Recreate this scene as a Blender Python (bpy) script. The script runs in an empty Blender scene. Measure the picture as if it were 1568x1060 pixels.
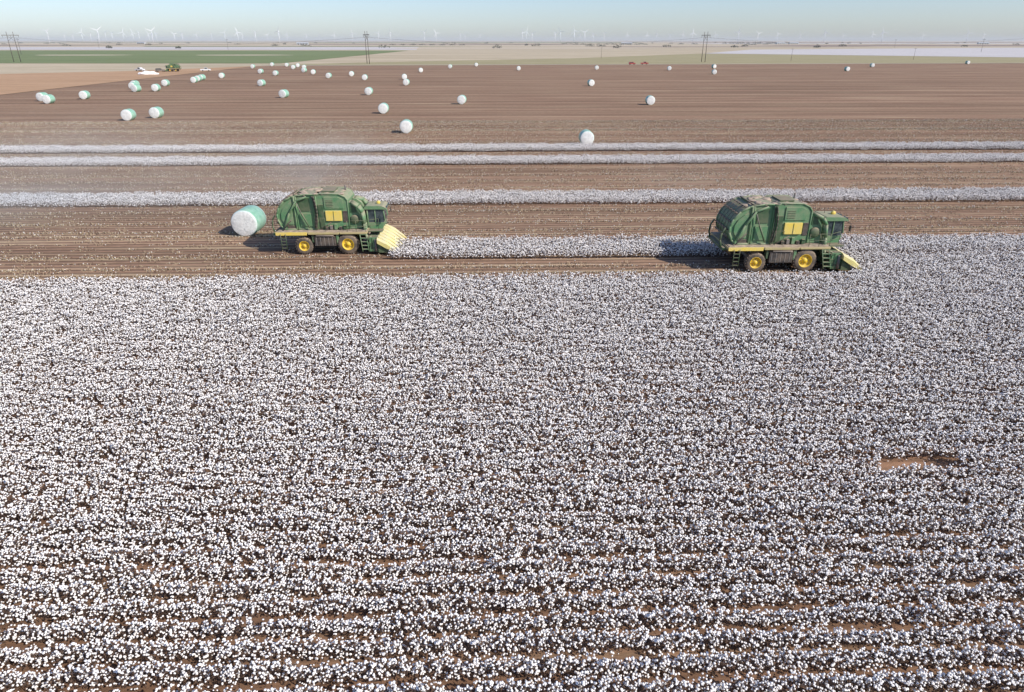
import bpy, bmesh, math, random
from mathutils import Vector, Matrix, noise
random.seed(7)
R=math.radians
scene=bpy.context.scene
scene.view_settings.view_transform='Standard'
scene.view_settings.look='None'
scene.view_settings.exposure=0
THETA=R(1.6)           # crop rows are turned this much from the world X axis

# ------------------------------------------------------------------ materials
def new_mat(name):
    m=bpy.data.materials.new(name); m.use_nodes=True
    nt=m.node_tree; b=nt.nodes['Principled BSDF']
    return m,nt,b
def N(nt,t,**kw):
    n=nt.nodes.new(t)
    for k,v in kw.items():
        setattr(n,k,v)
    return n
def ramp(nt,stops):
    r=N(nt,'ShaderNodeValToRGB')
    e=r.color_ramp.elements
    e[0].position=stops[0][0]; e[0].color=(*stops[0][1],1)
    e[1].position=stops[-1][0]; e[1].color=(*stops[-1][1],1)
    for p,c in stops[1:-1]:
        q=e.new(p); q.color=(*c,1)
    return r
def noise_node(nt,scale,detail=4,rough=.55,mapscale=None,coord='Object'):
    tc=N(nt,'ShaderNodeTexCoord'); mp=N(nt,'ShaderNodeMapping')
    if mapscale: mp.inputs['Scale'].default_value=mapscale
    nt.links.new(tc.outputs[coord],mp.inputs[0])
    n=N(nt,'ShaderNodeTexNoise'); n.inputs['Scale'].default_value=scale
    n.inputs['Detail'].default_value=detail; n.inputs['Roughness'].default_value=rough
    nt.links.new(mp.outputs[0],n.inputs['Vector'])
    return n
def mixc(nt,fac,a,b,blend='MIX'):
    m=N(nt,'ShaderNodeMix',data_type='RGBA',blend_type=blend)
    for sock,v in ((0,fac),(6,a),(7,b)):
        if isinstance(v,(int,float)): m.inputs[sock].default_value=v
        elif isinstance(v,tuple): m.inputs[sock].default_value=(*v,1)
        else: nt.links.new(v,m.inputs[sock])
    return m.outputs[2]
def simple(name,col,rough=.7,var=.25,scale=3.0,metal=0):
    m,nt,b=new_mat(name)
    n=noise_node(nt,scale)
    lo=tuple(c*(1-var) for c in col); hi=tuple(min(1,c*(1+var)) for c in col)
    r=ramp(nt,[(.3,lo),(.7,hi)])
    nt.links.new(n.outputs[0],r.inputs[0]); nt.links.new(r.outputs[0],b.inputs['Base Color'])
    b.inputs['Roughness'].default_value=rough; b.inputs['Metallic'].default_value=metal
    return m
def dusty(name,col,dust=(.36,.27,.19),amt=.35,top=.75,rough=.5,scale=1.6):
    m,nt,b=new_mat(name)
    n=noise_node(nt,scale,6,.65)
    g=N(nt,'ShaderNodeNewGeometry'); s=N(nt,'ShaderNodeSeparateXYZ')
    nt.links.new(g.outputs['Normal'],s.inputs[0])
    mr=N(nt,'ShaderNodeMapRange'); mr.inputs[1].default_value=.1; mr.inputs[2].default_value=.9
    mr.inputs[3].default_value=0; mr.inputs[4].default_value=top
    nt.links.new(s.outputs[2],mr.inputs[0])
    r=N(nt,'ShaderNodeMapRange'); r.inputs[1].default_value=.38; r.inputs[2].default_value=.68
    r.inputs[3].default_value=.06; r.inputs[4].default_value=amt*1.5
    nt.links.new(n.outputs[0],r.inputs[0])
    a=N(nt,'ShaderNodeMath',operation='ADD',use_clamp=True)
    nt.links.new(mr.outputs[0],a.inputs[0]); nt.links.new(r.outputs[0],a.inputs[1])
    c=mixc(nt,a.outputs[0],col,dust)
    nt.links.new(c,b.inputs['Base Color'])
    rr=N(nt,'ShaderNodeMapRange'); rr.inputs[3].default_value=rough; rr.inputs[4].default_value=.95
    nt.links.new(a.outputs[0],rr.inputs[0]); nt.links.new(rr.outputs[0],b.inputs['Roughness'])
    return m

def soil_mat(name,c_lo,c_hi,row=.76,streak=(.50,.39,.25),streak_amt=.65,rowamp=.38):
    m,nt,b=new_mat(name)
    n1=noise_node(nt,.06,5,.6,(.25,1,1))
    n2=noise_node(nt,1.0,5,.7,(.9,3.2,1))
    n3=noise_node(nt,1.0,3,.6,(.03,1.3,1))
    r=ramp(nt,[(.3,c_lo),(.7,c_hi)])
    nt.links.new(n1.outputs[0],r.inputs[0])
    r2=ramp(nt,[(.3,(.60,.60,.60)),(.72,(1.35,1.33,1.3))])
    nt.links.new(n2.outputs[0],r2.inputs[0])
    c=mixc(nt,.8,r.outputs[0],r2.outputs[0],'MULTIPLY')
    r3=ramp(nt,[(.50,(0,0,0)),(.66,(1,1,1))]); nt.links.new(n3.outputs[0],r3.inputs[0])
    n4=noise_node(nt,1.0,2,.6,(1.6,4,1))
    mm=N(nt,'ShaderNodeMath',operation='MULTIPLY'); nt.links.new(r3.outputs[0],mm.inputs[0]); nt.links.new(n4.outputs[0],mm.inputs[1])
    m3=N(nt,'ShaderNodeMath',operation='MULTIPLY'); nt.links.new(mm.outputs[0],m3.inputs[0]); m3.inputs[1].default_value=streak_amt*1.8
    c=mixc(nt,m3.outputs[0],c,streak)
    n5=noise_node(nt,1.0,1,.4,(.004,.22,1))
    r5=ramp(nt,[(.36,(.84,.83,.82)),(.64,(1.18,1.17,1.16))]); nt.links.new(n5.outputs[0],r5.inputs[0])
    c=mixc(nt,1.0,c,r5.outputs[0],'MULTIPLY')
    tc=N(nt,'ShaderNodeTexCoord'); sp=N(nt,'ShaderNodeSeparateXYZ'); nt.links.new(tc.outputs['Object'],sp.inputs[0])
    k=N(nt,'ShaderNodeMath',operation='MULTIPLY'); nt.links.new(sp.outputs[1],k.inputs[0]); k.inputs[1].default_value=2*math.pi/row
    sn=N(nt,'ShaderNodeMath',operation='SINE'); nt.links.new(k.outputs[0],sn.inputs[0])
    mr=N(nt,'ShaderNodeMapRange'); mr.inputs[1].default_value=-1; mr.inputs[2].default_value=1
    mr.inputs[3].default_value=1-rowamp; mr.inputs[4].default_value=1+rowamp*.5
    nt.links.new(sn.outputs[0],mr.inputs[0])
    c=mixc(nt,1.0,c,mr.outputs[0],'MULTIPLY')
    nt.links.new(c,b.inputs['Base Color']); b.inputs['Roughness'].default_value=.95
    b.inputs['Specular IOR Level'].default_value=.1
    bp=N(nt,'ShaderNodeBump'); bp.inputs['Distance'].default_value=.12; bp.inputs['Strength'].default_value=.6
    ad=N(nt,'ShaderNodeMath',operation='ADD'); nt.links.new(n2.outputs[0],ad.inputs[0])
    hm=N(nt,'ShaderNodeMath',operation='MULTIPLY'); hm.inputs[1].default_value=.35
    nt.links.new(sn.outputs[0],hm.inputs[0]); nt.links.new(hm.outputs[0],ad.inputs[1])
    nt.links.new(ad.outputs[0],bp.inputs['Height']); nt.links.new(bp.outputs[0],b.inputs['Normal'])
    return m
def field_mat(name,c1,c2,scale=.01,stretch=(1,6,1),fine=None):
    m,nt,b=new_mat(name)
    n=noise_node(nt,scale,6,.6,stretch)
    r=ramp(nt,[(.3,c1),(.7,c2)]); nt.links.new(n.outputs[0],r.inputs[0])
    n2=noise_node(nt,scale*12,4,.7,stretch)
    r2=ramp(nt,[(.3,(.8,.8,.8)),(.7,(1.15,1.15,1.15))]); nt.links.new(n2.outputs[0],r2.inputs[0])
    c=mixc(nt,1.0,r.outputs[0],r2.outputs[0],'MULTIPLY')
    nt.links.new(c,b.inputs['Base Color']); b.inputs['Roughness'].default_value=.95
    b.inputs['Specular IOR Level'].default_value=.1
    return m

M_ground=field_mat('dry_grassland',(.42,.34,.225),(.58,.48,.34),.004)
M_harv=soil_mat('harvested_soil',(.255,.158,.106),(.335,.215,.145))
M_soil=soil_mat('cotton_row_soil',(.20,.115,.070),(.33,.195,.125),streak_amt=.2,rowamp=.12)
M_bare=field_mat('bare_orange_soil',(.42,.26,.15),(.52,.33,.20),.02)
M_green=field_mat('green_crop',(.150,.190,.080),(.225,.260,.120),.01)
M_olive=field_mat('grass_verge',(.30,.26,.14),(.42,.36,.21),.02)
M_whitef=field_mat('distant_cotton',(.50,.46,.44),(.64,.60,.58),.01)
M_brownf=field_mat('distant_ploughed',(.24,.17,.14),(.31,.23,.19),.005)
M_palef=field_mat('distant_stubble',(.56,.46,.34),(.66,.56,.43),.005)
M_road=field_mat('dirt_road_mat',(.50,.42,.31),(.60,.52,.40),.05)

M_lint=simple('cotton_lint',(.93,.885,.845),.95,.04,30)
M_stem=simple('dry_cotton_stem',(.090,.056,.038),.9,.4,20)
M_leaf=simple('dry_cotton_leaf',(.100,.060,.040),.9,.5,20)
M_straw=simple('crop_stubble_straw',(.58,.47,.30),.9,.3,15)

M_gpaint=dusty('dusty_green_paint',(.080,.225,.095),dust=(.38,.32,.22),amt=.30,top=.55)
M_gdark=dusty('dark_green_paint',(.022,.085,.030),amt=.2,top=.5)
M_ypaint=dusty('dusty_yellow_paint',(.80,.58,.08),dust=(.62,.54,.30),amt=.3,top=.45)
M_hdr=dusty('header_yellow',(.68,.58,.19),dust=(.58,.51,.31),amt=.5,top=.5)
M_rim=dusty('yellow_rim',(.85,.56,.02),amt=.15,top=.2)
M_deck=dusty('deck_edge',(.50,.42,.18),amt=.4,top=.6)
M_tyre=dusty('tyre_rubber',(.030,.027,.025),amt=.42,top=.6,rough=.85)
M_black=dusty('black_parts',(.022,.022,.024),amt=.3,top=.6)
M_grey=dusty('grey_parts',(.12,.12,.12),amt=.35,top=.6)
M_glass,nt,b=new_mat('cab_glass'); b.inputs['Roughness'].default_value=.12
n=noise_node(nt,2); r=ramp(nt,[(.3,(.03,.045,.05)),(.7,(.10,.12,.12))]); nt.links.new(n.outputs[0],r.inputs[0]); nt.links.new(r.outputs[0],b.inputs['Base Color'])
M_dusttop=simple('dust_and_lint',(.40,.31,.23),.95,.35,4)
M_wrap,nt,b=new_mat('bale_wrap')
tc=N(nt,'ShaderNodeTexCoord')
w=N(nt,'ShaderNodeTexNoise'); w.inputs['Scale'].default_value=3; nt.links.new(tc.outputs['Object'],w.inputs['Vector'])
r=ramp(nt,[(.35,(.22,.44,.30)),(.65,(.34,.55,.41))]); nt.links.new(w.outputs[0],r.inputs[0]); nt.links.new(r.outputs[0],b.inputs['Base Color'])
b.inputs['Roughness'].default_value=.35
bp=N(nt,'ShaderNodeBump'); bp.inputs['Strength'].default_value=.4; nt.links.new(w.outputs[0],bp.inputs['Height']); nt.links.new(bp.outputs[0],b.inputs['Normal'])
M_wraprim=simple('bale_wrap_edge',(.66,.74,.68),.5,.1,5)
M_bale,nt,b=new_mat('pressed_cotton')
n=noise_node(nt,5,6,.7); r=ramp(nt,[(.3,(.60,.60,.56)),(.6,(.84,.83,.78))]); nt.links.new(n.outputs[0],r.inputs[0]); nt.links.new(r.outputs[0],b.inputs['Base Color'])
b.inputs['Roughness'].default_value=.95
bp=N(nt,'ShaderNodeBump'); bp.inputs['Strength'].default_value=.7; bp.inputs['Distance'].default_value=.1; nt.links.new(n.outputs[0],bp.inputs['Height']); nt.links.new(bp.outputs[0],b.inputs['Normal'])
M_wood=simple('weathered_wood',(.13,.11,.09),.9,.3,2)
M_steelw=simple('turbine_white',(.85,.86,.87),.5,.03,.1)
M_treeleaf=simple('distant_foliage',(.085,.09,.065),.9,.4,.3)
M_red=simple('red_car_paint',(.40,.04,.04),.35,.1); M_wcar=simple('white_car_paint',(.65,.65,.65),.35,.05)
M_roofm=simple('barn_metal',(.45,.47,.48),.5,.15,.5)

# ------------------------------------------------------------------ mesh helpers
class MB:
    def __init__(s): s.bm=bmesh.new(); s.mats=[]
    def mi(s,mat):
        if mat not in s.mats: s.mats.append(mat)
        return s.mats.index(mat)
    def _tag(s,faces,mat,smooth=False):
        i=s.mi(mat)
        for f in faces: f.material_index=i; f.smooth=smooth
    def box(s,x0,x1,y0,y1,z0,z1,mat,rot=None):
        vs=[s.bm.verts.new((x,y,z)) for x in(x0,x1) for y in(y0,y1) for z in(z0,z1)]
        idx=[(0,1,3,2),(4,6,7,5),(0,4,5,1),(2,3,7,6),(0,2,6,4),(1,5,7,3)]
        fs=[s.bm.faces.new([vs[i] for i in f]) for f in idx]
        if rot:
            ax,ang=rot; c=Vector(((x0+x1)/2,(y0+y1)/2,(z0+z1)/2))
            bmesh.ops.rotate(s.bm,verts=vs,cent=c,matrix=Matrix.Rotation(ang,3,ax))
        s._tag(fs,mat); return fs
    def prism(s,prof,y0,y1,mat,bevel=0):
        a=[s.bm.verts.new((x,y0,z)) for x,z in prof]; c=[s.bm.verts.new((x,y1,z)) for x,z in prof]
        n=len(prof); fs=[s.bm.faces.new(a),s.bm.faces.new(c[::-1])]
        for i in range(n):
            j=(i+1)%n; fs.append(s.bm.faces.new((a[i],c[i],c[j],a[j])))
        bmesh.ops.recalc_face_normals(s.bm,faces=fs)
        s._tag(fs,mat); return fs
    def cyl(s,p,q,r,mat,seg=10,r2=None,smooth=True,cap=True):
        p=Vector(p);q=Vector(q);d=(q-p)
        if r2 is None:r2=r
        z=d.normalized(); x=z.orthogonal().normalized(); y=z.cross(x)
        A=[];B=[]
        for i in range(seg):
            t=2*math.pi*i/seg; o=x*math.cos(t)+y*math.sin(t)
            A.append(s.bm.verts.new(p+o*r)); B.append(s.bm.verts.new(q+o*r2))
        fs=[s.bm.faces.new((A[i],A[(i+1)%seg],B[(i+1)%seg],B[i])) for i in range(seg)]
        s._tag(fs,mat,smooth)
        if cap:
            s._tag([s.bm.faces.new(A[::-1]),s.bm.faces.new(B)],mat)
    def tube(s,pts,r,mat,seg=6):
        for a,b in zip(pts[:-1],pts[1:]): s.cyl(a,b,r,mat,seg)
    def lathe(s,prof,cx,cy,cz,mat,seg=28,smooth=True):
        rings=[]
        for r,y in prof:
            rings.append([s.bm.verts.new((cx+r*math.cos(2*math.pi*i/seg),cy+y,cz+r*math.sin(2*math.pi*i/seg))) for i in range(seg)])
        fs=[]
        for a,b in zip(rings[:-1],rings[1:]):
            for i in range(seg):
                j=(i+1)%seg; fs.append(s.bm.faces.new((a[i],a[j],b[j],b[i])))
        s._tag(fs,mat,smooth)
    def mesh(s,name,recalc=True):
        if recalc: bmesh.ops.recalc_face_normals(s.bm,faces=s.bm.faces[:])
        me=bpy.data.meshes.new(name); s.bm.to_mesh(me); s.bm.free()
        for m in s.mats: me.materials.append(m)
        return me
def link(name,me,loc=(0,0,0),rz=0,parent=None,coll=None,scale=1):
    o=bpy.data.objects.new(name,me); o.location=loc; o.rotation_euler[2]=rz
    o.scale=(scale,)*3
    (coll or scene.collection).objects.link(o)
    if parent: o.parent=parent
    return o
def sheet(name,pts,z,mat,rz=0):
    me=bpy.data.meshes.new(name)
    c,s_=math.cos(-rz),math.sin(-rz)
    me.from_pydata([(x*c-y*s_,x*s_+y*c,0) for x,y in pts],[],[list(range(len(pts)))])
    me.materials.append(mat); me.update()
    if me.polygons[0].normal.z<0: me.flip_normals()
    return link(name,me,(0,0,z),rz)

# ------------------------------------------------------------------ ground and fields
sheet('ground',[(-40000,-2000),(40000,-2000),(40000,60000),(-40000,60000)],-.12,M_ground)
sheet('harvested_field',[(-146,-100),(-168,484),(-100,492),(375,541),(900,596),(900,-100)],0,M_harv,THETA)
sheet('bare_soil_field',[(-147,-100),(-169,482),(-210,405),(-257,369),(-620,-100)],-.02,M_bare)
sheet('green_crop_field',[(-1800,566),(-171,541),(-172,1230),(-1900,1290)],-.02,M_green)
for i,(x0,x1,y) in enumerate([(-800,-600,860),(-560,-440,850),(-370,-250,850)]):
    pts=[( (x0+x1)/2+(x1-x0)/2*math.cos(t)*random.uniform(.8,1.1), y+22*math.sin(t)) for t in [k*math.pi/8 for k in range(16)]]
    sheet('dry_patch',pts,.02,M_palef)
sheet('distant_cotton_field',[(-172,1330),(-3500,1380),(-3800,2000),(-240,1900)],-.02,M_whitef)
sheet('distant_cotton_field',[(250,960),(510,735),(800,600),(2200,1400),(1192,1738),(442,1364)],-.02,M_whitef)
sheet('grass_verge',[(-170,500),(60,522),(375,553),(900,608),(800,600),(510,728),(245,950),(60,700),(-120,560)],-.03,M_olive)
sheet('dirt_road',[(-168,492),(375,546),(900,602),(900,609),(375,552),(-170,499)],.01,M_road)
strips=[(900,3200,2150,2750,M_brownf),(-1000,1400,2300,2500,M_palef),(-6000,-1500,2300,2700,M_brownf),(-900,200,3000,3600,M_brownf),
 (-5200,-1500,3900,4700,M_palef),(1000,6000,3600,4300,M_whitef),(-1500,900,5000,6500,M_green),(1500,9000,5600,7500,M_brownf),(-9000,-2500,6000,7600,M_green),
 (-200,200,1500,1700,M_palef),(-1000,-300,2020,2200,M_green),(300,800,1900,2050,M_brownf),(-3000,3500,9000,11500,M_brownf)]
for x0,x1,y0,y1,m in strips:
    k=random.uniform(-.03,.06)
    sheet('distant_field',[(x0,y0),(x1,y0+k*(x1-x0)),(x1+200,y1+k*(x1-x0)),(x0-100,y1)],.02+random.uniform(0,.08),m)
sheet('cotton_field_soil',[(-146,-60),(400,-60),(400,44.9+400*math.tan(THETA)),(-146,44.9-146*math.tan(THETA))],.006,M_soil,THETA)

# ------------------------------------------------------------------ cotton plants
def cotton_mesh(name,seed):
    rnd=random.Random(seed); m=MB()
    L=1.0; nplants=9
    for p in range(nplants):
        px=-L/2+(p+rnd.random())*L/nplants; py=rnd.gauss(0,.035); h=rnd.uniform(.50,.74)
        lean=(rnd.gauss(0,.05),rnd.gauss(0,.05))
        m.cyl((px,py,0),(px+lean[0],py+lean[1],h),.011,M_stem,3,r2=.004,smooth=False,cap=False)
        nb=rnd.randint(8,10)
        for k in range(nb):
            z=h*(.28+.74*(k+rnd.random())/nb); t=rnd.random()*2*math.pi
            rr=(.25*(1.12-z/h)+.06)*rnd.uniform(.5,1.15)
            f=z/h; bx=px+lean[0]*f; by=py+lean[1]*f
            ex,ey,ez=bx+math.cos(t)*rr*.8,by+math.sin(t)*rr,z+.07*rnd.random()
            m.cyl((bx,by,z*.92),(ex,ey,ez),.006,M_stem,3,r2=.003,smooth=False,cap=False)
            for q in range(rnd.choice((1,2,2,2,3))):
                s=rnd.uniform(.021,.041)
                cx,cy,cz=ex+rnd.gauss(0,.038),ey+rnd.gauss(0,.03),ez+rnd.gauss(.01,.02)
                r=bmesh.ops.create_icosphere(m.bm,subdivisions=1,radius=s)
                for v in r['verts']:
                    v.co=v.co*rnd.uniform(.7,1.25); v.co.z*=rnd.uniform(.7,1.1); v.co+=Vector((cx,cy,cz))
                fs=set(f for v in r['verts'] for f in v.link_faces)
                m._tag(fs,M_lint,True)
            for q in range(3):
                lx,ly,lz=bx+(ex-bx)*rnd.uniform(.2,1.15)+rnd.gauss(0,.03),by+(ey-by)*rnd.uniform(.2,1.15)+rnd.gauss(0,.03),z-.06+rnd.gauss(0,.05)
                a=Vector((rnd.gauss(0,1),rnd.gauss(0,1),rnd.gauss(0,.6))).normalized()*rnd.uniform(.025,.055)
                c=Vector((rnd.gauss(0,1),rnd.gauss(0,1),rnd.gauss(0,.6))).normalized()*rnd.uniform(.02,.045)
                P=Vector((lx,ly,max(lz,.03)))
                m._tag([m.bm.faces.new([m.bm.verts.new(P+v) for v in (-a,-c,a,c)])],M_leaf)
    for k in range(5):
        r=bmesh.ops.create_icosphere(m.bm,subdivisions=1,radius=rnd.uniform(.015,.03))
        o=Vector((rnd.uniform(-.5,.5),rnd.uniform(-.38,.38),.015))
        for v in r['verts']: v.co+=o
        m._tag(set(f for v in r['verts'] for f in v.link_faces),M_lint,True)
    return m.mesh(name,False)
def stubble_mesh(name,seed):
    rnd=random.Random(seed); m=MB()
    for p in range(9):
        px=rnd.uniform(-.5,.5); py=rnd.gauss(0,.05); h=rnd.uniform(.06,.24)
        m.cyl((px,py,0),(px+rnd.gauss(0,.05),py+rnd.gauss(0,.05),h),.010,rnd.choice((M_stem,M_straw)),3,smooth=False,cap=False)
    for p in range(11):
        px=rnd.uniform(-.5,.5); py=rnd.uniform(-.38,.38); t=rnd.random()*6.28;l=rnd.uniform(.05,.16)
        m.cyl((px,py,.02),(px+l*math.cos(t),py+l*math.sin(t),.04),.014,rnd.choice((M_stem,M_straw,M_straw)),3,smooth=False,cap=False)
    for k in range(rnd.choice((0,1,3))):
        r=bmesh.ops.create_icosphere(m.bm,subdivisions=1,radius=rnd.uniform(.015,.035))
        o=Vector((rnd.uniform(-.5,.5),rnd.uniform(-.3,.3),.02+rnd.random()*.15))
        for v in r['verts']: v.co+=o
        m._tag(set(f for v in r['verts'] for f in v.link_faces),M_lint,True)
    return m.mesh(name,False)
c_cot=bpy.data.collections.new('cotton_plant_variants')
for i in range(12): link('cotton_plant',cotton_mesh('cotton_plant',100+i),coll=c_cot)
c_stub=bpy.data.collections.new('crop_stubble_variants')
for i in range(6): link('stubble_clump',stubble_mesh('stubble',200+i),coll=c_stub)

def scatter(name,pts,coll,smin,smax,rz):
    me=bpy.data.meshes.new(name); me.from_pydata(pts,[],[])
    o=link(name,me,(0,0,0),rz)
    ng=bpy.data.node_groups.new(name+'_nodes','GeometryNodeTree')
    ng.interface.new_socket('Geometry',in_out='INPUT',socket_type='NodeSocketGeometry')
    ng.interface.new_socket('Geometry',in_out='OUTPUT',socket_type='NodeSocketGeometry')
    gi=ng.nodes.new('NodeGroupInput'); go=ng.nodes.new('NodeGroupOutput')
    iop=ng.nodes.new('GeometryNodeInstanceOnPoints'); ci=ng.nodes.new('GeometryNodeCollectionInfo')
    ci.inputs['Collection'].default_value=coll
    ci.inputs['Separate Children'].default_value=True; ci.inputs['Reset Children'].default_value=True
    iop.inputs['Pick Instance'].default_value=True
    ri=ng.nodes.new('FunctionNodeRandomValue'); ri.data_type='INT'
    for s in ri.inputs:
        if s.enabled and s.name=='Min' and s.type=='INT': s.default_value=0
        if s.enabled and s.name=='Max' and s.type=='INT': s.default_value=len(coll.objects)-1
    rs=ng.nodes.new('FunctionNodeRandomValue'); rs.data_type='FLOAT_VECTOR'
    for s in rs.inputs:
        if s.type=='VECTOR' and s.name=='Min': s.default_value=(.95,smin,smin)
        if s.type=='VECTOR' and s.name=='Max': s.default_value=(1.1,smax,smax)
    rb=ng.nodes.new('FunctionNodeRandomValue'); rb.data_type='INT'
    for s in rb.inputs:
        if s.type=='INT' and s.name=='Min': s.default_value=0
        if s.type=='INT' and s.name=='Max': s.default_value=1
        if s.name=='Seed': s.default_value=5
    mu=ng.nodes.new('ShaderNodeMath'); mu.operation='MULTIPLY'; mu.inputs[1].default_value=math.pi
    cx=ng.nodes.new('ShaderNodeCombineXYZ')
    def out(n,typ): return [s for s in n.outputs if s.enabled and s.type==typ][0]
    L=ng.links.new
    L(out(rb,'INT'),mu.inputs[0]); L(mu.outputs[0],cx.inputs[2])
    L(gi.outputs[0],iop.inputs['Points']); L(ci.outputs[0],iop.inputs['Instance'])
    L(out(ri,'INT'),iop.inputs['Instance Index']); L(cx.outputs[0],iop.inputs['Rotation'])
    L(out(rs,'VECTOR'),iop.inputs['Scale']); L(iop.outputs[0],go.inputs[0])
    md=o.modifiers.new('scatter','NODES'); md.node_group=ng
    return o
ROW=.76
pts=[]
def add_rows(v0,n,u0,u1,step=1.0):
    for r in range(n):
        v=v0+(r+.5)*ROW
        u=u0+random.random()
        while u<u1:
            nz=noise.noise(Vector((u*.35,v*.9,1.7)))
            bare=((u-16.5)/1.4)**2+((v-21.8)/.6)**2<1
            if not bare:
                pts.append((u,v+random.gauss(0,.02),-.08*max(0,-nz)*2))
            u+=step
V_EDGE=45.0
nmain=int((V_EDGE-3)/ROW)
add_rows(V_EDGE-nmain*ROW,nmain,-75,75)
add_rows(V_EDGE,6,25.4,110)
add_rows(V_EDGE+6*ROW+.55,6,-8.4,110)
add_rows(69.0,6,-140,170,.8); add_rows(93.4,6,-140,190,.7); add_rows(105.2,6,-140,200,.7)
scatter('cotton_plants',pts,c_cot,.86,1.14,THETA)
spts=[]
bands=[(45.2,69,),(73.8,93.2),(98.2,105),(110,150)]
for a,bb in bands:
    v=a
    while v<bb:
        heavy=random.random()<.24
        u=-130+random.random()
        while u<150:
            inc=(v<V_EDGE+4.6 and u>25) or (V_EDGE+4.7<v<V_EDGE+9.9 and u>-9)
            if not inc and random.random()<(.95 if heavy else .4):
                spts.append((u,v+random.gauss(0,.04),0))
                if heavy:
                    spts.append((u+.5,v+random.gauss(0,.10),0)); spts.append((u+.2,v+random.gauss(0,.10),0))
            u+=1.1
        v+=ROW
scatter('crop_stubble',spts,c_stub,.7,1.2,THETA)

# ------------------------------------------------------------------ cotton picker
def wheel(m,x,y,r,w,side):
    prof=[(r*.55,-w/2),(r*.82,-w/2),(r*.95,-w*.42),(r*.97,-w*.3),(r*.97,w*.3),(r*.95,w*.42),(r*.82,w/2),(r*.55,w/2)]
    m.lathe(prof,x,y,r,M_tyre)
    for i in range(22):
        t=2*math.pi*i/22
        for s in(-1,1):
            tt=t+s*.07
            p=(x+math.cos(tt)*r*.97,y+s*w*.05,r+math.sin(tt)*r*.97); q=(x+math.cos(tt+.16)*r*.96,y+s*w*.45,r+math.sin(tt+.16)*r*.96)
            m.cyl(p,q,.03,M_tyre,4,smooth=False)
    o=side*w*.5
    m.lathe([(r*.57,o),(r*.54,o+side*.01),(r*.50,o-side*.06),(r*.46,o-side*.16),(r*.2,o-side*.12),(r*.18,o-side*.02),(.001,o-side*.02)],x,y,r,M_rim)
    for i in range(8):
        t=2*math.pi*i/8; m.cyl((x+math.cos(t)*r*.31,y+o-side*.16,r+math.sin(t)*r*.31),(x+math.cos(t)*r*.31,y+o-side*.09,r+math.sin(t)*r*.31),.03,M_grey,6)
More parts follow.
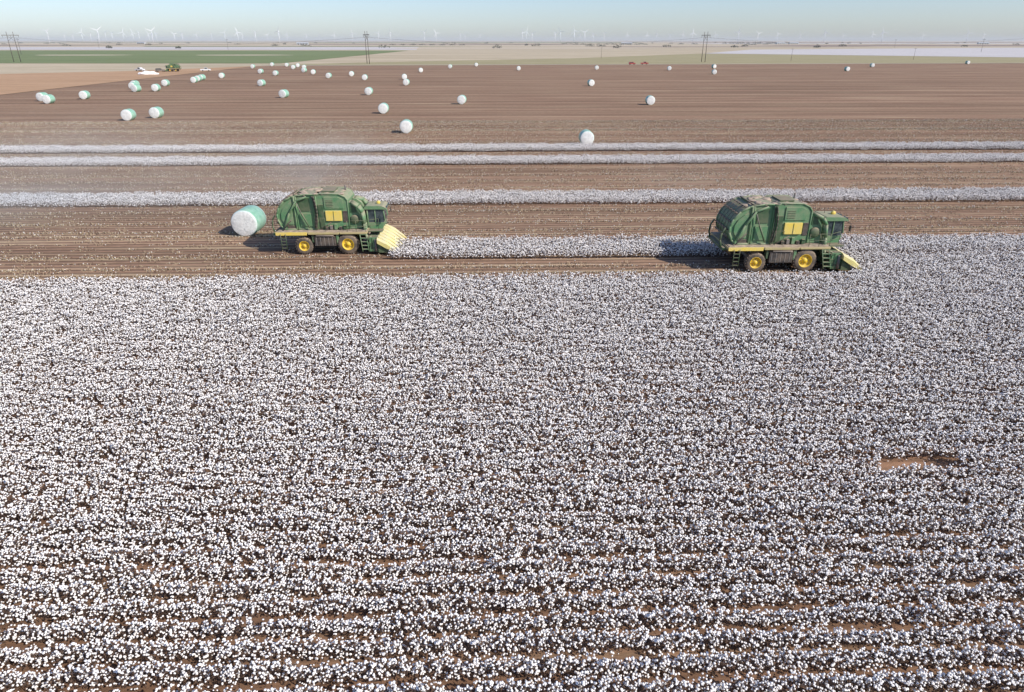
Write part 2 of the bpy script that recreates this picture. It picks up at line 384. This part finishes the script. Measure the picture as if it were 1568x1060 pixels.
def picker_parts():
    parts={}
    m=MB()
    for s in(-1,1):
        wheel(m,2.05,s*1.75,.72,.5,s); wheel(m,5.55,s*1.72,.84,.58,s)
    m.cyl((2.05,-1.6,.72),(2.05,1.6,.72),.13,M_grey); m.cyl((5.55,-1.6,.84),(5.55,1.6,.84),.2,M_gdark)
    parts['wheels']=m.mesh('wheels')
    m=MB()
    for s in(-1,1):
        m.box(.3,7.0,s*.75-.12,s*.75+.12,1.25,1.62,M_gdark)
        m.box(5.3,5.8,s*1.25-.1,s*1.25+.1,.8,1.6,M_gdark); m.box(1.9,2.25,s*1.3-.1,s*1.3+.1,.7,1.6,M_gdark)
        y=s*1.75
        m.box(2.95,4.6,y-.28,y+.28,.72,1.5,M_black)
        for k in range(5): m.box(3.05+k*.32,3.12+k*.32,y-.3,y+.3,.76,1.46,M_grey)
        m.cyl((3.1,y+s*.35,1.58),(4.5,y+s*.35,1.58),.05,M_grey)
        m.box(4.66,4.86,y-.2,y+.2,.9,1.6,M_gpaint)
        m.box(2.72,2.9,y-.2,y+.2,1.0,1.6,M_gdark)
    m.box(2.6,5.0,-1.4,1.4,.85,1.55,M_black)
    parts['chassis']=m.mesh('chassis')
    m=MB()
    m.box(-.05,7.15,-2.08,2.08,1.70,1.86,M_deck); m.box(.05,7.05,-2.0,2.0,1.862,1.9,M_dusttop)
    m.box(-.05,2.4,-2.14,-2.09,1.62,1.88,M_ypaint); m.box(2.5,4.9,-2.13,-2.09,1.68,1.86,M_deck); m.box(5.0,7.1,-2.12,-2.09,1.70,1.84,M_deck)
    m.box(-.05,7.1,2.09,2.13,1.66,1.88,M_deck)
    m.box(-.35,-.06,-1.7,1.7,1.55,1.75,M_gdark)
    for s in(-1,1): m.cyl((-.3,s*1.3,1.65),(.4,s*1.3,1.2),.08,M_black)
    parts['deck']=m.mesh('deck')
    # --- module builder: rear gate and fixed chamber half, with a gap between
    m=MB()
    gate=[(.62,1.95),(.30,2.2),(.08,2.75),(.08,3.2),(.28,3.7),(.72,4.2),(1.3,4.52),(1.52,4.58),(1.52,1.95)]
    front=[(1.66,1.95),(1.66,4.6),(2.3,4.7),(3.0,4.7),(3.0,1.95)]
    for prof in(gate,front): m.prism(prof,-1.38,1.38,M_gpaint)
    m.box(1.5,1.7,-1.3,1.3,2.0,4.45,M_black)
    def panel(prof,s,y,t,mat): m.prism(prof,min(s*y,s*(y+t)),max(s*y,s*(y+t)),mat)
    for s in(-1,1):
        m.tube([(x,s*1.44,z) for x,z in gate+[gate[0]]],.075,M_gpaint,6)
        m.tube([(x,s*1.44,z) for x,z in front+[front[0]]],.06,M_gpaint,6)
        panel([(.62,2.35),(.38,2.8),(.40,3.25),(.62,3.65),(1.0,3.98),(1.3,4.1),(1.3,2.35)],s,1.38,.09,M_gpaint)
        panel([(1.85,2.2),(1.85,3.2),(2.75,3.2),(2.75,2.2)],s,1.38,.08,M_gpaint)
        panel([(1.9,3.4),(1.9,4.35),(2.7,4.45),(2.7,3.4)],s,1.38,.05,M_gdark)
        panel([(.8,2.02),(.8,2.25),(1.4,2.25),(1.4,2.02)],s,1.38,.05,M_black)
        m.tube([(2.55,s*1.56,4.55),(1.75,s*1.6,4.25),(1.1,s*1.6,3.3),(.62,s*1.56,2.2)],.085,M_gpaint,6)
        m.cyl((2.6,s*1.66,2.1),(2.05,s*1.66,3.3),.065,M_gdark); m.cyl((2.05,s*1.66,3.3),(1.75,s*1.66,4.1),.035,M_grey)
        m.cyl((.5,s*1.72,1.95),(1.2,s*1.72,2.75),.05,M_black)
        m.tube([(-.35,s*1.3,1.75),(-.45,s*1.3,2.2),(-.38,s*1.3,2.7),(-.15,s*1.3,3.05)],.07,M_gdark)
        for k,(dx,c) in enumerate(((0,.1),(.12,.2),(.05,.35))):
            pp=[(2.95+dx+ .18*math.sin(t*math.pi)+c*.3, s*(1.6+.04*k), 4.6-2.5*t) for t in [i/9 for i in range(10)]]
            m.tube(pp,.035,M_black,5)
        m.box(3.03,3.2,s*1.5-.09,s*1.5+.09,1.95,4.72,M_gdark)
    for k in range(6):
        x,z=[(-.02,2.45),(-.03,2.95),(.12,3.5),(.5,4.08),(1.05,4.5),(1.55,4.68)][k]
        m.cyl((x,-1.36,z),(x,1.36,z),.055,M_black)
    for k in range(5):
        y=-1.1+k*.55
        m.tube([(.0,y,2.3),(-.07,y,2.95),(.07,y,3.53),(.45,y,4.13),(1.03,y,4.56)],.025,M_black,4)
    for k in range(60):
        x=random.uniform(1.2,5.3); y=random.uniform(-1.2,1.2)
        r=bmesh.ops.create_icosphere(m.bm,subdivisions=2,radius=random.uniform(.08,.32))
        z=4.68 if x>1.8 else 4.5
        for v in r['verts']:
            v.co.z*=.28; v.co*=random.uniform(.75,1.2); v.co+=Vector((x,y,z))
        m._tag(set(f for v in r['verts'] for f in v.link_faces),M_dusttop,True)
    parts['module_builder']=m.mesh('module_builder')
    m=MB()
    prof=[(3.22,1.95),(3.22,4.6),(3.5,4.74),(5.0,4.72),(5.5,4.5),(5.7,4.2),(5.7,1.95)]
    m.prism(prof,-1.36,1.36,M_gpaint)
    for s in(-1,1):
        m.tube([(x,s*1.38,z) for x,z in prof],.05,M_gpaint)
        m.prism([(3.9,2.62),(3.9,3.42),(5.15,3.42),(5.15,2.62)],min(s*1.36,s*1.5),max(s*1.36,s*1.5),M_ypaint)
        m.box(4.50,4.55,s*1.47-.05,s*1.47+.05,2.64,3.40,M_gdark)
        panel([(3.35,2.05),(3.35,3.9),(3.75,3.9),(3.75,2.05)],s,1.36,.06,M_gdark)
        panel([(3.85,3.58),(3.85,4.5),(4.95,4.5),(5.35,4.3),(5.35,3.58)],s,1.36,.07,M_gpaint)
        panel([(5.25,2.5),(5.25,3.4),(5.6,3.4),(5.6,2.5)],s,1.36,.05,M_black)
        for k in range(5): m.box(3.98,4.55,s*1.44-.02,s*1.44+.02,3.72+k*.12,3.77+k*.12,M_gdark)
        for k in range(5): m.box(3.8+k*.36,4.02+k*.36,s*1.5-.1,s*1.5+.1,1.95,2.15+.12*(k%3),(M_black,M_grey,M_gpaint,M_black,M_gdark)[k])
        m.cyl((3.4,s*1.6,2.0),(4.3,s*1.6,2.5),.04,M_black)
        m.tube([(3.3,s*1.7,1.9),(3.3,s*1.7,2.9),(3.85,s*1.7,2.9),(3.85,s*1.7,1.9)],.022,M_gdark,5)
    m.box(3.6,4.6,-.8,.8,4.75,4.85,M_gdark); m.cyl((5.2,.7,4.6),(5.2,.7,5.05),.07,M_grey)
    parts['accumulator']=m.mesh('accumulator')
    m=MB()
    prof=[(5.75,1.95),(5.75,4.05),(6.05,3.98),(6.4,3.7),(6.6,3.3),(6.65,2.8),(6.65,1.95)]
    for a,bb in((-1.28,-.36),(.36,1.28)): m.prism(prof,a,bb,M_gpaint)
    m.box(5.75,6.5,-.34,.34,1.95,3.5,M_gdark)
    for s in(-1,1):
        for k in range(3):
            y=s*(.98+k*.28)
            m.tube([(5.9,s*(.6+k*.3),4.0),(6.5,y,3.75),(6.8,y,3.3),(6.9,y,2.4),(6.95,y,1.5),(7.2,y,.9)],.12,M_gpaint,8)
        m.lathe([(.001,0),(.36,0),(.36,s*.1),(.26,s*.16),(.001,s*.16)],6.15,s*1.29,2.7,M_gdark,20)
        panel([(5.85,3.25),(5.85,3.85),(6.2,3.7),(6.35,3.25)],s,1.28,.04,M_gdark)
    parts['blower_ducts']=m.mesh('blower_ducts')
    m=MB()
    m.prism([(7.12,2.3),(7.05,3.38),(8.33,3.38),(8.44,2.55),(8.36,2.3)],-.80,.80,M_glass)
    m.prism([(7.1,1.75),(7.05,2.32),(8.40,2.32),(8.2,1.75)],-.84,.84,M_gpaint)
    m.prism([(6.85,3.39),(6.85,3.55),(7.05,3.68),(8.3,3.66),(8.62,3.48),(8.6,3.39)],-.95,.95,M_gpaint)
    for s in(-1,1):
        m.tube([(7.08,s*.82,2.3),(7.06,s*.82,3.4)],.065,M_gpaint); m.tube([(7.68,s*.82,2.3),(7.68,s*.82,3.4)],.045,M_gpaint)
        m.tube([(8.44,s*.80,2.5),(8.35,s*.80,3.4)],.05,M_gpaint)
        m.tube([(8.4,s*.85,3.4),(8.65,s*1.3,3.3),(8.65,s*1.3,3.0)],.025,M_black); m.box(8.62,8.68,s*1.3-.12,s*1.3+.12,2.75,3.15,M_black)
        for k in range(2): m.box(8.58,8.66,s*(.3+.35*k)-.1,s*(.3+.35*k)+.1,3.49,3.58,M_glass)
    m.cyl((7.4,.3,3.6),(7.4,.3,4.1),.02,M_black)
    m.lathe([(.001,-.12),(.14,-.1),(.16,0),(.14,.1),(.001,.12)],7.9,0,3.76,M_ypaint,12)
    parts['cab']=m.mesh('cab')
    m=MB()
    for s in(-1,1):
        y=s*2.0
        for z in(2.3,2.75): m.tube([(5.6,y,z),(7.05,y,z),(8.0,s*1.35,z)],.02,M_gdark,5)
        for x in(5.6,6.3,7.05): m.tube([(x,y,1.9),(x,y,2.75)],.02,M_gdark,5)
        m.box(7.16,8.3,min(s*.86,s*1.6),max(s*.86,s*1.6),1.74,1.82,M_gdark)
        m.tube([(8.0,s*1.35,1.85),(8.0,s*1.35,2.75)],.02,M_gdark,5)
    for dx in(0,.5):
        m.tube([(6.55+dx,-2.05,1.85),(6.75+dx,-2.35,.35)],.035,M_gpaint,5)
    for k in range(5):
        f=k/4.6; m.box(6.55+.2*f,7.05+.2*f,-2.12-.3*f,-1.98-.3*f,1.64-1.3*f,1.68-1.3*f,M_gpaint)
    for k in range(4): m.box(.35,.75,-2.22,-2.16,.6+k*.27,.64+k*.27,M_gdark)
    for x in(.35,.75): m.tube([(x,-2.19,1.75),(x,-2.19,.5)],.025,M_gdark,5)
    parts['ladders_rails']=m.mesh('rails')
    m=MB()
    m.box(7.15,7.4,-2.25,2.25,.75,1.0,M_gdark); m.box(7.15,7.35,-2.25,2.25,1.25,1.4,M_gdark)
    for i in range(6):
        y=-1.9+.76*i
        m.prism([(7.3,.3),(7.3,1.45),(7.95,1.42),(8.5,1.05),(8.6,.25)],y-.27,y+.27,M_gpaint)
        m.prism([(7.5,1.46),(7.9,1.48),(8.1,1.38),(7.9,1.35)],y-.2,y+.2,M_gdark)
        m.box(7.5,8.3,y-.29,y+.29,.55,.62,M_black); m.box(7.45,7.55,y-.29,y+.29,.3,1.4,M_gdark)
        m.cyl((7.8,y-.31,.35),(7.8,y-.31,1.3),.1,M_grey); m.cyl((8.2,y+.31,.35),(8.2,y+.31,1.05),.1,M_grey)
        m.cyl((8.3,y-.33,.3),(8.3,y-.33,.9),.09,M_gpaint)
    for i in range(7):
        y=-2.28+.76*i
        bm=m.bm; w=.27
        V=[bm.verts.new(c) for c in [(7.95,y-w,1.34),(7.95,y+w,1.34),(7.95,y,1.48),(8.75,y-w*.85,.92),(8.75,y+w*.85,.92),(8.75,y,1.08),(9.4,y-.12,.42),(9.4,y+.12,.42),(9.4,y,.53),(9.78,y,.12),
            (7.95,y-w,1.05),(7.95,y+w,1.05),(8.75,y-w*.8,.55),(8.75,y+w*.8,.55),(9.4,y-.1,.22),(9.4,y+.1,.22)]]
        for f in [(0,2,5,3),(2,1,4,5),(3,5,8,6),(5,4,7,8),(6,8,9),(8,7,9),(0,3,12,10),(1,11,13,4),(3,6,14,12),(4,13,15,7),(6,9,14),(7,15,9),(10,12,13,11),(12,14,15,13),(14,9,15),(0,10,11,1,2)]:
            m._tag([bm.faces.new([V[k] for k in f])],M_hdr)
        m.prism([(8.0,.25),(8.0,1.0),(8.7,.5),(9.2,.2)],y-.06,y+.06,M_gdark)
    for i in range(6):
        y=-1.9+.76*i; m.box(7.95,8.35,y-.2,y+.2,1.27,1.36,M_hdr,('Y',R(28)))
    parts['picking_header']=m.mesh('picking_header')
    return parts
PK=picker_parts()
def picker(loc,rz,scale=1):
    e=bpy.data.objects.new('cotton_picker',None); scene.collection.objects.link(e)
    e.location=loc; e.rotation_euler[2]=rz; e.scale=(scale,)*3
    for k,me in PK.items():
        o=link(k,me,parent=e)
        if k in('module_builder','accumulator','cab','deck','chassis'):
            b=o.modifiers.new('bevel','BEVEL'); b.width=.02; b.segments=1; b.limit_method='ANGLE'
    return e
picker((-18.35,53.4,0),THETA,.98)
picker((15.45,49.0,0),THETA,1.03)

# ------------------------------------------------------------------ round cotton bales
def bale_mesh(seed):
    m=MB(); r=1.15; h=1.2
    m.lathe([(r*.97,-h+.16),(r,-h+.3),(r,h-.3),(r*.97,h-.16)],0,0,r-.03,M_wrap,40)
    m.lathe([(r*.90,-h-.0),(r*.955,-h+.05),(r*.972,-h+.165)],0,0,r-.03,M_wraprim,40)
    m.lathe([(r*.972,h-.165),(r*.955,h-.05),(r*.90,h)],0,0,r-.03,M_wraprim,40)
    for s in(-1,1):
        m.lathe([(r*.905,s*(h)),(r*.75,s*(h+.05)),(r*.45,s*(h+.08)),(.001,s*(h+.07))],0,0,r-.03,M_bale,40)
    for v in m.bm.verts:
        n=noise.noise(v.co*1.3+Vector((seed*3.1,0,0)))
        v.co.x*=1+.03*n; v.co.y*=1+.03*noise.noise(v.co*2+Vector((0,seed,0)))
        if v.co.z<.06: v.co.z=.0
    return m.mesh('cotton_bale')
BM=[bale_mesh(k) for k in range(4)]
bales=[(-22.9,58.1),(12.0,112.3),(-19.3,128),(-29.7,164),(-80.9,149),(-77.4,154),(-13.3,189),(36.2,187),(-67.2,211),(-44.3,222),(-92.7,267),(-39.7,271),
(-46.5,313),(29.2,267),(-124,191),(-130.7,199),(-123,206),(-123.4,236),(-131,249),(-136,260),(-118.3,239),(-128.2,267),(-126.6,288),(-129.3,298),(-131.9,308),
(-129.7,324),(-127.9,370),(-156.4,440),(-113.6,349),(-157,478),(-128.7,429),(-122.9,431),(-135,460),(-110,385),(-145,470),(-99,362),(-81.9,324),(-75.6,342),(-62.6,308),
(-48.3,385),(-37.3,440),(-23.2,473),(3.7,410),(48.8,420),(88.5,410),(100.7,362),(121.8,440),(184.5,401),(227.5,461),(324,520)]
for i,(x,y) in enumerate(bales):
    o=link('cotton_bale',random.choice(BM),(x,y+ (0 if i==0 else 1.0),0),THETA+random.gauss(0,.10) if i else THETA-.05)

# ------------------------------------------------------------------ vehicles far off
def car_mesh(paint,pickup=False):
    m=MB()
    if pickup:
        m.prism([(-2.7,.5),(-2.7,1.15),(-.7,1.15),(-.55,1.85),(.75,1.85),(1.35,1.2),(2.6,1.1),(2.7,.5)],-.95,.95,paint)
        m.prism([(-.55,1.2),(-.42,1.78),(.68,1.78),(1.15,1.2)],-.97,.97,M_glass)
    else:
        m.prism([(-2.3,.45),(-2.3,1.1),(-2.0,1.7),(.5,1.75),(1.2,1.15),(2.2,1.0),(2.3,.45)],-.9,.9,paint)
        m.prism([(-1.9,1.15),(-1.75,1.6),(.4,1.65),(.95,1.15)],-.92,.92,M_glass)
    for x in(-1.5,1.5):
        for s in(-1,1):
            m.lathe([(.001,-.13),(.25,-.13),(.37,-.1),(.37,.1),(.25,.13),(.001,.13)],x,s*.88,.37,M_tyre,14)
    return m.mesh('car')
pk_w=car_mesh(M_wcar,True); cr_r=car_mesh(M_red); pk_r=car_mesh(M_red,True); cr_g=car_mesh(M_grey)
link('pickup_truck',pk_w,(-168,400,0),.4); link('parked_car',cr_g,(-190,394,0),.2); link('pickup_truck',pk_w,(-205,402,0),-.3)
link('parked_car',cr_r,(84,512,0),.1); link('pickup_truck',pk_r,(93,514,0),0)
picker((-181,398,0),R(185),.85)
m=MB(); bmesh.ops.create_icosphere(m.bm,subdivisions=4,radius=1)
for v in m.bm.verts:
    n=noise.noise(v.co*2.3); v.co.x*=4.6*(1+.25*n); v.co.y*=2.4*(1+.2*n); v.co.z=max(0,v.co.z*1.3*(1+.5*n))
m._tag(m.bm.faces,M_lint,True)
link('cotton_heap',m.mesh('cotton_heap'),(-182,364,-.02),.3)

# ------------------------------------------------------------------ power line structures
def hframe(h=21.5):
    m=MB()
    for s in(-1,1):
        m.cyl((s*2.3,0,0),(s*2.1,0,h),.26,M_wood,8,r2=.17)
    m.box(-5.6,5.6,-.15,.15,h-2.6,h-2.2,M_wood)
    m.tube([(-2.2,0,h-6.5),(2.2,0,h-2.8)],.1,M_wood); m.tube([(2.2,.2,h-6.5),(-2.2,.2,h-2.8)],.1,M_wood)
    for x in(-5.2,0,5.2): m.cyl((x,0,h-2.6),(x,0,h-4.0),.13,M_grey,6)
    return m.mesh('power_pylon')
HF=hframe()
pyl=[(-388,575),(-104,530),(150,575),(-690,600),(430,610),(740,650)]
for x,y in pyl: link('power_pylon',HF,(x,y,0),{-388:.5,-104:-1.0,150:-1.2}.get(x,-1.0))
m=MB()
ps=sorted(pyl)
for a,b in zip(ps[:-1],ps[1:]):
    for off in(-5.2,0,5.2):
        P=[]
        for k in range(13):
            t=k/12; P.append((a[0]+(b[0]-a[0])*t+off*.1,a[1]+(b[1]-a[1])*t+off,17.5-5*4*t*(1-t)))
        m.tube(P,.025,M_grey,3)
link('power_line',m.mesh('power_line'))
def pole():
    m=MB(); m.cyl((0,0,0),(0,0,12),.17,M_wood,6,r2=.11); m.box(-1.3,1.3,-.08,.08,11,11.2,M_wood)
    for x in(-1.1,0,1.1): m.cyl((x,0,11.2),(x,0,11.5),.06,M_grey,5)
    return m.mesh('utility_pole')
UP=pole()
for x,y in [(-600,900),(-760,900),(85,700),(232,610),(350,640),(700,1100),(930,1300),(1080,1300),(1230,1320),(1500,1350),(1690,1500),(880,1700),(1330,1900),(1700,2200),(-1250,1500),(-500,1300),(-950,1700)]:
    link('utility_pole',UP,(x,y,0),random.uniform(-.3,.3),scale=.8 if y<800 else 1.5)

# ------------------------------------------------------------------ wind turbines
def turbine(a0):
    m=MB(); H=82
    m.cyl((0,0,0),(0,0,H),2.6,M_steelw,10,r2=1.7)
    m.box(-2.2,2.2,-4,7,H-1.8,H+2.4,M_steelw)
    m.lathe([(.001,-2.6),(1.2,-2),(1.8,0)],0,-4,H,M_steelw,10)
    for k in range(3):
        a=a0+k*2*math.pi/3; d=Vector((math.sin(a),0,math.cos(a))); t=Vector((math.cos(a),0,-math.sin(a)))
        c=Vector((0,-5.2,H)); bm=m.bm
        pr=[(0,1.2,.9),(7,2.3,.7),(20,1.8,.5),(44,.6,.2)]
        rings=[]
        for r,w,th in pr:
            p=c+d*r; rings.append([bm.verts.new(p+t*w),bm.verts.new(p+Vector((0,th,0))),bm.verts.new(p-t*w),bm.verts.new(p-Vector((0,th,0)))])
        for A,B in zip(rings[:-1],rings[1:]):
            for i in range(4): m._tag([bm.faces.new((A[i],A[(i+1)%4],B[(i+1)%4],B[i]))],M_steelw)
        m._tag([bm.faces.new(rings[-1])],M_steelw)
    return m.mesh('wind_turbine')
TM=[turbine(.3*k) for k in range(7)]
bear=[75,100,113,127,140,152,163,173,190,205,214,229,234,240,268,280,302,325,345,365,372,392,410,428,440,470,490,512,540,580,598,650,668,705,712,735,800,806,815,850,858,879,888,895,908,925,960,990,1005,1025,1045,1060,1095,1130,1160,1190,1225,1262,1290,1335,1350,1412,1480,1505]
near={75:5900,152:5400,234:5700,428:5900,858:6200,879:5600,806:6300,1130:6300,650:6800,1350:6600}
for bX in bear:
    d=near.get(bX,random.uniform(6600,10500))
    x=(bX-784)/1136*d     # compass bearing x distance
    link('wind_turbine',random.choice(TM),(x,d,0),random.uniform(-.5,.5))

# ------------------------------------------------------------------ trees / farmsteads on the horizon
m=MB()
def clump(x,y,w,h,n):
    for k in range(n):
        t=random.random()*6.28; rr=math.sqrt(random.random())
        cx=x+math.cos(t)*rr*w; cy=y+math.sin(t)*rr*6; cz=h*(.15+.85*random.random()**1.2)*(1-.5*rr)
        s=random.uniform(.5,1.4)
        a=Vector((random.gauss(0,1),random.gauss(0,1),random.gauss(0,1))).normalized()*s
        b_=Vector((random.gauss(0,1),random.gauss(0,1),random.gauss(0,1))).normalized()*s
        P=Vector((cx,cy,max(cz,.6)))
        m._tag([m.bm.faces.new([m.bm.verts.new(P+v) for v in(-a,-b_,a,b_)])],M_treeleaf)
    m.cyl((x,y,0),(x,y,h*.6),.35,M_wood,5,r2=.15)
for k in range(75):
    y=random.uniform(1500,5200); x=random.uniform(-.75,.75)*y
    clump(x,y,random.uniform(5,16),random.uniform(4,9),110)
for k in range(14): clump(1040+k*22+random.uniform(-6,6),3600+random.uniform(-20,20),14,12,130)
for k in range(8): clump(-420+k*35,2600,11,6,80)
for k in range(10): clump(250+k*30,2900,13,6,80)
link('distant_trees',m.mesh('distant_trees',False))
def barn():
    m=MB(); m.box(-22,22,-8,8,0,5,M_roofm); m.prism([(-22.5,5),(-22.5,5.3),(22.5,5.3),(22.5,5)],-9,9,M_roofm)
    bm=m.bm; V=[bm.verts.new(c) for c in[(-23,-9,5.35),(23,-9,5.35),(23,0,8.5),(-23,0,8.5),(-23,9,5.35),(23,9,5.35)]]
    for f in[(0,1,2,3),(3,2,5,4),(0,3,4),(1,5,2)]: m._tag([bm.faces.new([V[k] for k in f])],M_roofm)
    for k in range(4): m.box(-18+k*10,-13+k*10,-8.1,-8.02,0,4,M_black)
    return m.mesh('barn')
BB=barn()
for x,y in[(1250,3450),(1330,3500),(-820,2900),(480,3100),(-1900,3800),(2100,3300)]: link('farm_barn',BB,(x,y,0),random.uniform(-.3,.3))

# ------------------------------------------------------------------ air: haze over the plain and dust raised by the machines
def vol_mat(name,col,dens,aniso,hetero=False,nscale=1.0,lo=.45,hi=.75):
    m=bpy.data.materials.new(name); m.use_nodes=True; nt=m.node_tree; nt.nodes.clear()
    o=nt.nodes.new('ShaderNodeOutputMaterial'); v=nt.nodes.new('ShaderNodeVolumeScatter')
    v.inputs['Color'].default_value=(*col,1); v.inputs['Density'].default_value=dens; v.inputs['Anisotropy'].default_value=aniso
    nt.links.new(v.outputs[0],o.inputs['Volume'])
    if hetero:
        tc=nt.nodes.new('ShaderNodeTexCoord')
        ln=N(nt,'ShaderNodeVectorMath',operation='LENGTH'); nt.links.new(tc.outputs['Object'],ln.inputs[0])
        fall=N(nt,'ShaderNodeMapRange',interpolation_type='SMOOTHSTEP'); fall.inputs[1].default_value=1.0; fall.inputs[2].default_value=.1
        fall.inputs[3].default_value=0; fall.inputs[4].default_value=1
        nt.links.new(ln.outputs['Value'],fall.inputs[0])
        no=nt.nodes.new('ShaderNodeTexNoise'); no.inputs['Scale'].default_value=nscale; no.inputs['Detail'].default_value=4; no.inputs['Distortion'].default_value=.4
        nt.links.new(tc.outputs['Object'],no.inputs['Vector'])
        mr=nt.nodes.new('ShaderNodeMapRange'); mr.inputs[1].default_value=lo; mr.inputs[2].default_value=hi; mr.inputs[3].default_value=.05; mr.inputs[4].default_value=1
        nt.links.new(no.outputs[0],mr.inputs[0])
        a=N(nt,'ShaderNodeMath',operation='MULTIPLY'); nt.links.new(fall.outputs[0],a.inputs[0]); nt.links.new(mr.outputs[0],a.inputs[1])
        b=N(nt,'ShaderNodeMath',operation='MULTIPLY'); nt.links.new(a.outputs[0],b.inputs[0]); b.inputs[1].default_value=dens
        nt.links.new(b.outputs[0],v.inputs['Density'])
    return m
m=MB(); m.box(-12000,12000,170,16000,-1,60,vol_mat('haze_air',(1.0,.98,.95),.00007,.0)); link('haze',m.mesh('haze'))
def dust(name,loc,size,rz,dens,nscale,lo=.38,hi=.7):
    bm=bmesh.new(); bmesh.ops.create_icosphere(bm,subdivisions=3,radius=1); me=bpy.data.meshes.new(name); bm.to_mesh(me); bm.free()
    me.materials.append(vol_mat(name+'_air',(.99,.84,.70),dens,.0,True,nscale,lo,hi))
    o=link(name,me,loc,rz); o.scale=size; return o
dust('dust_cloud',(-47,66,3),(40,24,8),R(8),.034,2.2)
dust('dust_cloud',(-16.0,58,6.0),(10,6,4.2),R(-10),.10,2.0)
dust('dust_cloud',(14,54,6.0),(8,5,3.0),R(-8),.03,2.0)

# ------------------------------------------------------------------ light, sky, camera
EL=R(37); to_sun=Vector((math.cos(EL)*.86,-math.cos(EL)*.51,math.sin(EL)))
az=math.atan2(to_sun.x,to_sun.y)
L=bpy.data.lights.new('sun','SUN'); L.energy=5.0; L.angle=R(.5); L.color=(1,.95,.87)
so=bpy.data.objects.new('sun',L); scene.collection.objects.link(so); so.rotation_euler=to_sun.to_track_quat('Z','Y').to_euler(); so.location=(50,-50,80)
w=bpy.data.worlds.new('World'); scene.world=w; w.use_nodes=True
nt=w.node_tree; bg=nt.nodes['Background']; sk=nt.nodes.new('ShaderNodeTexSky'); sk.sky_type='NISHITA'; sk.sun_disc=False
sk.sun_elevation=EL; sk.sun_rotation=az; sk.altitude=900; sk.air_density=1.0; sk.dust_density=1.2; sk.ozone_density=2.4
tint=mixc(nt,1.0,sk.outputs[0],(.95,1.0,1.17),'MULTIPLY')
nt.links.new(tint,bg.inputs[0]); bg.inputs[1].default_value=.13
cam=bpy.data.cameras.new('camera'); co=bpy.data.objects.new('camera',cam); scene.collection.objects.link(co)
cam.sensor_width=36; cam.lens=23.76; cam.clip_start=.1; cam.clip_end=90000
co.location=(0,0,15.4); co.rotation_euler=(R(90-24.33),0,0); scene.camera=co
